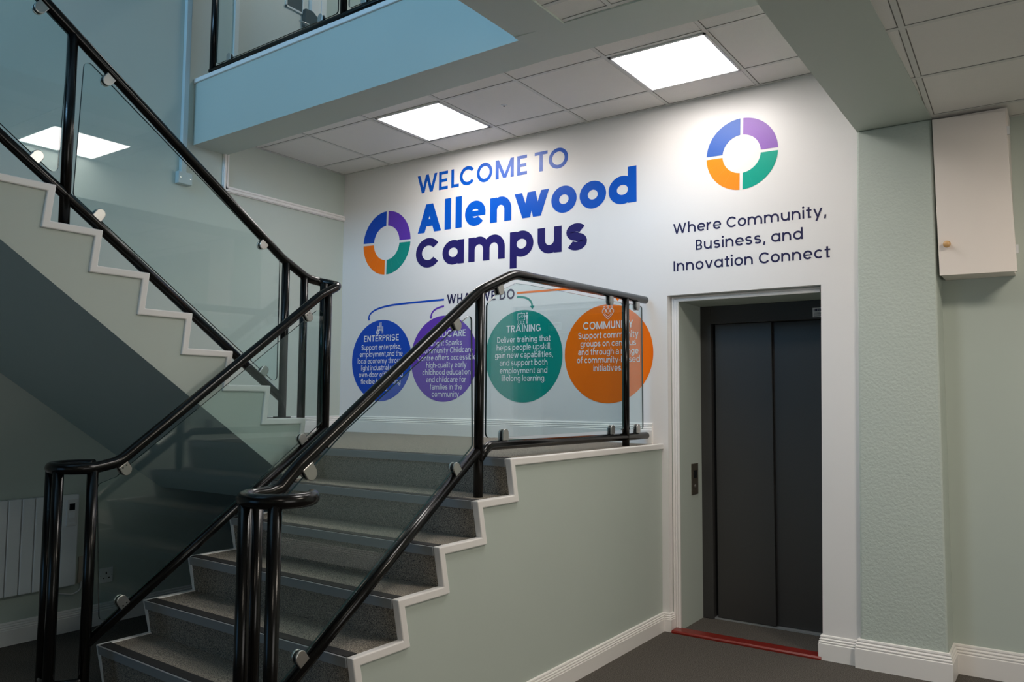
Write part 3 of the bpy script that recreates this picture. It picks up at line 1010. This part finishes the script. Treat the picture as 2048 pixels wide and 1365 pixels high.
def glyph(ch, H, X, w):
    """polygons and width of one letter: cap height H, x-height X, stem w"""
    A = H * 1.08
    D = -X * 0.44
    v = w * 0.88                      # horizontal strokes are a little thinner
    if ch == 'W':
        W = H * 1.40; s = w * 1.04
        return bar(0, H, W * 0.225, 0, s) + bar(W * 0.5 - s / 2, H, W * 0.225, 0, s) + bar(W * 0.5 - s / 2, H, W * 0.775 - s, 0, s) + bar(W - s, H, W * 0.775 - s, 0, s), W
    if ch == 'E':
        W = H * 0.60
        return rc(0, 0, w, H) + rc(w, 0, W, v) + rc(w, H - v, W, H) + rc(w, H / 2 - v / 2, W * 0.92, H / 2 + v / 2), W
    if ch == 'L':
        W = H * 0.52
        return rc(0, 0, w, H) + rc(w, 0, W, v), W
    if ch == 'H':
        W = H * 0.76
        return rc(0, 0, w, H) + rc(W - w, 0, W, H) + rc(w, H / 2 - v / 2, W - w, H / 2 + v / 2), W
    if ch == 'T':
        W = H * 0.72
        return rc(W / 2 - w / 2, 0, W / 2 + w / 2, H - v) + rc(0, H - v, W, H), W
    if ch == 'I':
        return rc(0, 0, w, H), w
    if ch == 'O':
        W = H * 1.05
        return arcs(W / 2, H / 2, W / 2, H / 2 * 1.03, w, 0, 360, 60), W
    if ch == 'C':
        W = H * 0.98
        return arcs(H * 0.525, H / 2, H * 0.525, H / 2 * 1.03, w, 38, 322, 48), W
    if ch == 'D':
        W = H * 0.84
        r = H / 2
        return rc(0, 0, w, H) + rc(w, H - v, W - r, H) + rc(w, 0, W - r, v) + arcs(W - r, r, r, r, w, -90, 90, 30, v), W
    if ch == 'B':
        W = H * 0.66
        r1, r2 = (H * 0.52) / 2, (H * 0.48 + v) / 2
        return (rc(0, 0, w, H) + rc(w, 0, W - r1, v) + rc(w, H - v, W - r2 - 0.03 * H, H) + rc(w, r1 * 2 - v, W - r1, r1 * 2)
                + arcs(W - r1, r1, r1, r1, w, -90, 90, 24, v) + arcs(W - r2 - 0.03 * H, H - r2, r2, r2, w, -90, 90, 24, v)), W
    if ch == 'M':
        W = H * 1.10; s = w * 1.02
        return rc(0, 0, w, H) + rc(W - w, 0, W, H) + bar(0, H, W / 2 - s / 2, 0.02 * H, s * 1.02) + bar(W - s, H, W / 2 - s / 2, 0.02 * H, s * 1.02), W
    if ch == 'A':
        W = H * 1.04; s = w * 1.12
        return bar(0, 0, W / 2 - s / 2, H, s) + bar(W - s, 0, W / 2 - s / 2, H, s) + rc(W * 0.22, H * 0.22, W * 0.78, H * 0.22 + v), W
    if ch == 'l':
        return rc(0, 0, w, A), w
    if ch == 'i':
        return rc(0, 0, w, X) + arcs(w / 2, X + w * 1.35, w * 0.64, w * 0.64, w * 0.64, 0, 360, 16), w
    if ch in 'oec':
        W = X * 1.06
        c = (W / 2, X / 2, W / 2, X / 2 * 1.03)
        if ch == 'o': return arcs(*c, w, 0, 360, 48), W
        if ch == 'c': return arcs(*c, w, 45, 315, 40), W * 0.94
        return arcs(*c, w, 0, 318, 44) + rc(w * 0.8, X * 0.5 - v * 0.42, W - 0.002, X * 0.5 + v * 0.34), W
    if ch in 'adpb':
        W = X * 1.10
        st = (W - w, W) if ch in 'ad' else (0, w)
        y0, y1 = {'a': (0, X), 'd': (0, A), 'p': (D, X), 'b': (0, A)}[ch]
        return arcs(W / 2, X / 2, W / 2, X / 2 * 1.03, w, 0, 360, 48) + rc(st[0], y0, st[1], y1), W
    if ch in 'nhu':
        W = X * 1.02
        r = W / 2
        if ch == 'u':
            return rc(0, r, w, X) + rc(W - w, 0, W, X) + arcs(r, r, r, r * 1.02, w, 180, 360, 30), W
        return rc(0, 0, w, X if ch == 'n' else A) + rc(W - w, 0, W, X - r) + arcs(r, X - r, r, r * 1.02, w, 0, 180, 30), W
    if ch == 'm':
        W = X * 1.78
        r = (W + w) / 4
        return (rc(0, 0, w, X) + rc(2 * r - w, 0, 2 * r, X - r) + rc(W - w, 0, W, X - r)
                + arcs(r, X - r, r, r * 1.02, w, 0, 180, 26) + arcs(3 * r - w, X - r, r, r * 1.02, w, 0, 180, 26)), W
    if ch == 'r':
        W = X * 0.62
        return rc(0, 0, w, X) + arcs(W * 0.98, X - W * 0.92, W * 0.98, W * 0.94, w, 92, 180, 16), W
    if ch == 't':
        W = X * 0.62
        return rc(W * 0.3, 0.0, W * 0.3 + w, X * 1.28) + rc(0, X - v, W, X) + rc(W * 0.3, 0, W * 0.92, v), W
    if ch in 'wv':
        s = w * 1.06
        if ch == 'v':
            W = X * 1.04
            return bar(0, X, W / 2 - s / 2, 0, s) + bar(W - s, X, W / 2 - s / 2, 0, s), W
        W = X * 1.58
        return bar(0, X, W * 0.235, 0, s) + bar(W * 0.5 - s / 2, X, W * 0.235, 0, s) + bar(W * 0.5 - s / 2, X, W * 0.765 - s, 0, s) + bar(W - s, X, W * 0.765 - s, 0, s), W
    if ch == 'y':
        W = X * 1.04; s = w * 1.06
        k = (X - D) / X
        return bar(0, X, W / 2 - s / 2, 0, s) + bar(W - s, X, W - s - (W / 2 - s / 2) * k, D, s), W
    if ch == 's':
        W = X * 0.86
        pts = []
        r = X / 4 + w * 0.10
        rxs = W / 2 - w / 2
        for k in range(17):
            a = math.radians(28 + (270 - 28) * k / 16)
            pts.append((W / 2 + rxs * 0.94 * math.cos(a), X * 0.748 - w * 0.20 + (X * 0.252 - w * 0.26) * math.sin(a)))
        for k in range(1, 18):
            a = math.radians(90 - (242) * k / 17)
            pts.append((W / 2 + rxs * math.cos(a), X * 0.252 + w * 0.20 + (X * 0.252 - w * 0.26) * math.sin(a)))
        return stroke(pts, w), W
    if ch == 'N':
        W = H * 0.76; s = w * 1.1
        return rc(0, 0, w, H) + rc(W - w, 0, W, H) + bar(0, H, W - s, 0, s), W
    if ch in 'PR':
        W = H * 0.66
        r = (H * 0.54) / 2
        q = rc(0, 0, w, H) + rc(w, H - v, W - r, H) + rc(w, H - 2 * r, W - r, H - 2 * r + v) + arcs(W - r, H - r, r, r, w, -90, 90, 20, v)
        if ch == 'R':
            q += bar(W - w * 0.95, 0, W * 0.42, H - 2 * r, w * 1.05)
        return q, W
    if ch == 'U':
        W = H * 0.74
        r = W / 2
        return rc(0, r, w, H) + rc(W - w, r, W, H) + arcs(r, r, r, r * 1.02, w, 180, 360, 26), W
    if ch == 'Y':
        W = H * 0.80; s = w * 1.1
        return bar(0, H, W / 2 - s / 2, H * 0.42, s) + bar(W - s, H, W / 2 - s / 2, H * 0.42, s) + rc(W / 2 - w / 2, 0, W / 2 + w / 2, H * 0.44), W
    if ch == 'G':
        W = H * 0.92
        return arcs(W / 2, H / 2, W / 2, H / 2 * 1.02, w, 42, 330, 40) + rc(W - w, H * 0.08, W, H * 0.5) + rc(W * 0.55, H * 0.5 - v, W, H * 0.5), W
    if ch == 'S':
        g, W = glyph('s', H, H, w)
        return [type(p)((a * 0.92, b) for a, b in p) for p in g], W * 0.92
    if ch == 'f':
        W = X * 0.60
        return rc(W * 0.26, 0, W * 0.26 + w, A - W * 0.55) + arcs(W * 0.26 + W * 0.62, A - W * 0.62, W * 0.62, W * 0.62, w, 84, 180, 10) + rc(0, X - v, W, X), W
    if ch == 'k':
        W = X * 0.98
        return rc(0, 0, w, A) + bar(w * 0.8, X * 0.36, W - w * 1.2, X, w * 1.2) + bar(W - w * 1.2, 0, W * 0.36, X * 0.56, w * 1.15), W
    if ch in 'gq':
        W = X * 1.04
        q = arcs(W / 2, X / 2, W / 2, X / 2 * 1.03, w, 0, 360, 40)
        if ch == 'q':
            return q + rc(W - w, D, W, X), W
        return q + rc(W - w, 0, W, X) + arcs(W / 2, 0, W / 2, -D, w, 205, 360, 20, v), W
    if ch == 'x':
        W = X * 0.98; s = w * 1.15
        return bar(0, X, W - s, 0, s) + bar(0, 0, W - s, X, s), W
    if ch == '@':                     # two-storey a
        W = X * 0.98
        r = X * 0.29
        return (rc(W - w, 0, W, X * 0.68) + arcs(W / 2, X - W * 0.44, W / 2, W * 0.46, w, 0, 155, 18, v)
                + arcs(r * 1.15, r, r * 1.15, r * 1.04, w, 75, 300, 20, v) + rc(r * 1.1, 2 * r - v, W - w * 0.5, 2 * r) + rc(r * 1.1, 0, W - w, v)), W
    if ch == '-':
        return rc(0, X * 0.42, X * 0.5, X * 0.42 + v), X * 0.5
    if ch == ',':
        return bar(0.0, -X * 0.24, w * 0.35, w * 0.9, w * 0.9), w * 1.1
    if ch == '.':
        return rc(0, 0, w, w), w
    return [], X * 0.42


MY = -0.0012


def decal(polys, name, mat, parent=None, lay=1):
    bm = bmesh.new()
    lev = 0.0
    prev = None
    for p in polys:
        # strokes of one letter that cross are lifted by a hair so that no two faces coincide
        if not (isinstance(p, tuple) and isinstance(prev, tuple) and any(abs(a[0] - b[0]) + abs(a[1] - b[1]) < 1e-6 for a in p for b in prev)):
            lev = (lev + 1) % 7
        prev = p
        q = []
        for a in p:
            if not q or (abs(a[0] - q[-1][0]) + abs(a[1] - q[-1][1])) > 1e-7: q.append(a)
        if len(q) < 3: continue
        ar = sum(q[i][0] * q[(i + 1) % len(q)][1] - q[(i + 1) % len(q)][0] * q[i][1] for i in range(len(q)))
        if ar < 0: q = q[::-1]
        try:
            bm.faces.new([bm.verts.new((x, MY * lay - lev * 4e-5, z)) for x, z in q])
        except ValueError:
            pass
    return obj(name, bm, mat, parent, recalc=False)


def put(polys, x, z, sx=1.0, sy=1.0):
    return [type(p)((x + a * sx, z + b * sy) for a, b in p) for p in polys]


def placed(chars, z, H, X, w):
    """each letter fitted between its own left and right edge"""
    out = []
    for ch, x0, x1 in chars:
        g, W = glyph(ch, H, X, w)
        out += put(g, x0, z, (x1 - x0) / W)
    return out


def typeset(text, z, H, X, w, x0, x1, gap=0.22):
    out, x = [], 0.0
    for ch in text:
        g, W = glyph(ch, H, X, w)
        if ch == ' ':
            x += X * 0.50
            continue
        out += put(g, x, 0)
        x += W + X * gap * (0.75 if ch in 'oecCOtvy' else 1.0)
    x -= X * gap
    return put(out, x0, z, (x1 - x0) / x)


t = thing('wall_lettering', 'large mural words WELCOME TO Allenwood Campus in blue and navy', 'lettering', (-2.2, 0, 2.5))
decal(placed([('W', -3.155, -2.938), ('E', -2.919, -2.824), ('L', -2.788, -2.708), ('C', -2.698, -2.549), ('O', -2.523, -2.370), ('M', -2.337, -2.163),
              ('E', -2.132, -2.040), ('T', -1.969, -1.853), ('O', -1.842, -1.673)], 3.248, 0.153, 0.11, 0.0285), 'welcome_lettering', M['blue'], t)
decal(placed([('A', -3.145, -2.889), ('l', -2.852, -2.786), ('l', -2.738, -2.673), ('e', -2.640, -2.433), ('n', -2.389, -2.184), ('w', -2.154, -1.838),
              ('o', -1.818, -1.599), ('o', -1.574, -1.355), ('d', -1.335, -1.115)], 2.906, 0.240, 0.198, 0.066), 'allenwood_lettering', M['blue'], t)
decal(placed([('C', -3.161, -2.907), ('a', -2.871, -2.646), ('m', -2.602, -2.243), ('p', -2.195, -1.977), ('u', -1.939, -1.727), ('s', -1.690, -1.512)],
             2.612, 0.242, 0.197, 0.063), 'campus_lettering', M['navy'], t)

t = thing('wall_lettering', 'small navy slogan Where Community, Business, and Innovation Connect below the second ring emblem', 'lettering', (-0.34, 0, 2.38))
decal(typeset('Where Community,', 2.644, 0.069, 0.054, 0.0113, -0.843, 0.151)
      + typeset('Business, and', 2.518, 0.069, 0.054, 0.0113, -0.683, 0.011)
      + typeset('Innovation Connect', 2.388, 0.069, 0.054, 0.0113, -0.842, 0.168), 'words', M['ink'], t)

bm = None
wd = decal(typeset('WHAT WE DO', 2.289, 0.077, 0.060, 0.0148, -2.817, -2.151, 0.22), 'wall_lettering', M['ink'])
tag(wd, 'small dark mural heading WHAT WE DO above the coloured discs', 'lettering')


def ring_logo(label, cx, cz, R, r, g, pal=''):
    t = thing('ring_emblem', label, 'emblem', (cx, 0, cz - R), 'four-colour ring emblems on the mural')
    e = math.degrees(g / R)
    rot = -1.5
    for nm, mat, a0 in (('purple_quarter', 'purple', 0), ('blue_quarter', 'blue', 90), ('orange_quarter', 'orange', 180), ('teal_quarter', 'teal', 270)):
        polys = []
        n = 30
        A0, A1 = math.radians(a0), math.radians(a0 + 90)
        eo, ei = math.asin(g / R), math.asin(g / r)
        for k in range(n):
            f0, f1 = k / n, (k + 1) / n
            P = lambda f, q, ee: (cx + q * math.cos(A0 + ee + (A1 - A0 - 2 * ee) * f + math.radians(rot)), cz + q * math.sin(A0 + ee + (A1 - A0 - 2 * ee) * f + math.radians(rot)))
            polys.append([P(f0, R, eo), P(f1, R, eo), P(f1, r, ei), P(f0, r, ei)])
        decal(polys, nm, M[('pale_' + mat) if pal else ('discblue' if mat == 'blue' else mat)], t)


ring_logo('four-colour ring emblem to the left of the words Allenwood Campus', -3.503, 2.868, 0.278, 0.151, 0.0105)
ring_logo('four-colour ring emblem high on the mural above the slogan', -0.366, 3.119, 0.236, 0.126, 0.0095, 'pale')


# ------------------------------------------------------------------ the four discs with their icons and text
def text_width(text, X, gap, squeeze):
    x = 0.0
    for ch in text:
        if ch == ' ':
            x += X * 0.42
            continue
        x += glyph(ch, X / 0.73, X, X * 0.20)[1] * squeeze + X * gap
    return x - X * gap


def set_line(text, cx, z, X, squeeze=0.88, gap=0.17, wt=0.205, caps=False):
    """one centred line in a bold grotesque"""
    text = text if caps else text.replace('a', '@')
    W = text_width(text, X, gap, squeeze)
    x = cx - W / 2
    out = []
    for ch in text:
        if ch == ' ':
            x += X * 0.42
            continue
        g, gw = glyph(ch, X / 0.73, X, X * wt)
        out += put(g, x, z, squeeze)
        x += gw * squeeze + X * gap
    return out


def line(pts, w):
    return stroke(pts, w)


def circ(cx, cz, r, w):
    return arcs(cx, cz, r, r, w, 0, 360, 20)


def icon_buildings(cx, cz):
    q = []
    for (x0, z0, nx, nz) in ((-0.030, -0.02, 3, 4), (-0.006, -0.02, 3, 7), (0.022, -0.045, 2, 6)):
        for i in range(nx):
            for j in range(nz):
                q += rc(cx + x0 + i * 0.0095, cz + z0 + j * 0.0105, cx + x0 + i * 0.0095 + 0.0062, cz + z0 + j * 0.0105 + 0.0075)
    q += circ(cx - 0.026, cz - 0.033, 0.017, 0.006) + circ(cx - 0.026, cz - 0.033, 0.006, 0.003)
    for k in range(8):
        a = k * pi / 4
        q += line([(cx - 0.026 + 0.015 * math.cos(a), cz - 0.033 + 0.015 * math.sin(a)), (cx - 0.026 + 0.022 * math.cos(a), cz - 0.033 + 0.022 * math.sin(a))], 0.006)
    return q


def icon_child(cx, cz):
    q = circ(cx, cz, 0.036, 0.036) 
    q += arcs(cx, cz - 0.045, 0.05, 0.03, 0.012, 20, 160, 12)
    return q


def icon_training(cx, cz):
    q = []
    x0, x1, z0, z1 = cx - 0.050, cx + 0.018, cz - 0.018, cz + 0.036
    q += rc(x0, z0, x1, z0 + 0.004) + rc(x0, z1 - 0.004, x1, z1) + rc(x0, z0, x0 + 0.004, z1) + rc(x1 - 0.004, z0, x1, z1)
    q += rc(cx - 0.018, z1, cx - 0.012, z1 + 0.008)
    q += circ(cx - 0.006, cz + 0.014, 0.011, 0.003) + circ(cx - 0.030, cz + 0.006, 0.006, 0.003)
    q += line([(cx - 0.024, cz + 0.008), (cx - 0.016, cz + 0.012)], 0.003)
    q += circ(cx + 0.036, cz + 0.034, 0.008, 0.008) + rc(cx + 0.027, cz - 0.010, cx + 0.046, cz + 0.022)
    q += rc(cx + 0.029, cz - 0.045, cx + 0.035, cz - 0.010) + rc(cx + 0.038, cz - 0.045, cx + 0.044, cz - 0.010)
    q += line([(cx + 0.028, cz + 0.016), (cx + 0.012, cz + 0.008)], 0.006)
    for k in range(3):
        xx = cx - 0.042 + 0.024 * k
        q += circ(xx, cz - 0.030, 0.006, 0.003) + arcs(xx, cz - 0.054, 0.011, 0.014, 0.004, 0, 180, 10)
    return q


def icon_people_heart(cx, cz):
    w = 0.0035
    q = []
    left = [(cx, cz - 0.052), (cx - 0.030, cz - 0.024), (cx - 0.046, cz), (cx - 0.044, cz + 0.014), (cx - 0.034, cz + 0.022), (cx - 0.022, cz + 0.020)]
    q += line(left, w) + line([(2 * cx - x, z) for x, z in left], w)
    for k in (-1, 0, 1):
        q += circ(cx + k * 0.030, cz + 0.034 - abs(k) * 0.002, 0.009, w)
        q += arcs(cx + k * 0.028, cz + 0.006, 0.013, 0.017, w, 10, 170, 10)
    for k in (-1, 1):
        q += circ(cx + k * 0.015, cz + 0.014, 0.008, w)
        q += arcs(cx + k * 0.015, cz - 0.014, 0.012, 0.017, w, 0, 180, 10)
    q += line([(cx - 0.026, cz - 0.014), (cx, cz - 0.036), (cx + 0.026, cz - 0.014)], w)
    return q


def info_disc(label, cx, mat, head, hz, hw, lines, z0, dz, ref, refw, icon, icx, icz, tx):
    t = thing('info_disc', label, 'wall disc', (cx, 0, 1.49), 'coloured text discs on the mural')
    R, cz = 0.3515, 1.8445
    bm = bmesh.new()
    bm.faces.new([bm.verts.new((cx + R * math.cos(2 * pi * k / 96), MY * 1.0, cz + R * math.sin(2 * pi * k / 96))) for k in range(96)])
    obj('disc', bm, mat, t, recalc=False)
    X = 0.0390
    sq = hw / text_width(head, X, 0.20, 1.0)
    decal(put(set_line(head, 0, 0, X, 1.0, 0.20, 0.23, True), tx, hz, sq), 'heading_lettering', M['white_vinyl'], t, 2)
    X = 0.0325
    sq = refw / text_width(ref.replace('a', '@'), X, 0.17, 0.88)
    polys = []
    for k, ln in enumerate(lines):
        polys += put(set_line(ln, 0, 0, X), tx, z0 - dz * k, sq)
    decal(polys, 'body_lettering', M['white_vinyl'], t, 2)
    decal(icon(icx, icz), 'icon', M['white_vinyl'], t, 2)


info_disc('blue disc headed ENTERPRISE, first of the row under WHAT WE DO', -3.543, M['discblue'], 'ENTERPRISE', 2.011, 0.410,
          ['Support enterprise,', 'employment,and the', 'local economy through', 'light industrial units,', 'own-door offices and', 'flexible hot-desking', 'spaces.'],
          1.939, 0.0594, 'local economy through', 0.554, icon_buildings, -3.560, 2.122, -3.545)
info_disc('purple disc headed CHILDCARE, partly behind the sloping handrail', -2.846, M['purple'], 'CHILDCARE', 2.020, 0.395,
          ['Bright Sparks', 'Community Childcare', 'Centre offers accessible', 'high-quality early', 'childhood education', 'and childcare for', 'families in the', 'community.'],
          1.950, 0.0595, 'childhood education', 0.501, icon_child, -2.820, 2.130, -2.817)
info_disc('teal disc headed TRAINING, between the purple and the orange disc', -2.068, M['teal'], 'TRAINING', 2.029, 0.313,
          ['Deliver training that', 'helps people upskill,', 'gain new capabilities,', 'and support both', 'employment and', 'lifelong learning.'],
          1.952, 0.0592, 'gain new capabilities,', 0.527, icon_training, -2.067, 2.136, -2.064)
info_disc('orange disc headed COMMUNITY, nearest the lift', -1.346, M['orange'], 'COMMUNITY', 2.022, 0.396,
          ['Support community', 'groups on campus', 'and through a range', 'of community-based', 'initiatives.'],
          1.956, 0.0585, 'Support community', 0.478, icon_people_heart, -1.341, 2.142, -1.344)


def bez(p0, p1, p2, n=16):
    return [((1 - t) ** 2 * p0[0] + 2 * t * (1 - t) * p1[0] + t * t * p2[0], (1 - t) ** 2 * p0[1] + 2 * t * (1 - t) * p1[1] + t * t * p2[1]) for t in [k / n for k in range(n + 1)]]


AW = 0.0155
a = decal(stroke([(-2.848, 2.328), (-3.221, 2.324)] + bez((-3.30, 2.322), (-3.70, 2.318), (-3.699, 2.215), 18), AW) + [[(-3.712, 2.215), (-3.696, 2.195), (-3.680, 2.215)]], 'arrow', M['discblue'])
tag(a, 'long curved blue arrow from WHAT WE DO to the blue disc', 'arrow')
a = decal(stroke(bez((-2.847, 2.273), (-2.985, 2.262), (-2.985, 2.185), 18), AW) + [[(-3.003, 2.196), (-2.984, 2.172), (-2.967, 2.196)]], 'arrow', M['purple'])
tag(a, 'short curved purple arrow pointing down to the purple disc', 'arrow')
a = decal(stroke(bez((-2.125, 2.300), (-1.990, 2.298), (-1.985, 2.220), 18), AW) + [[(-2.005, 2.224), (-1.984, 2.198), (-1.964, 2.224)]], 'arrow', M['teal'])
tag(a, 'short curved teal arrow pointing down to the teal disc', 'arrow')
a = decal(stroke([(-2.125, 2.331), (-1.80, 2.331)] + bez((-1.74, 2.330), (-1.264, 2.325), (-1.264, 2.236), 18), AW) + [[(-1.284, 2.240), (-1.264, 2.212), (-1.244, 2.240)]], 'arrow', M['orange'])
tag(a, 'long orange arrow running behind the handrail to the orange disc', 'arrow')
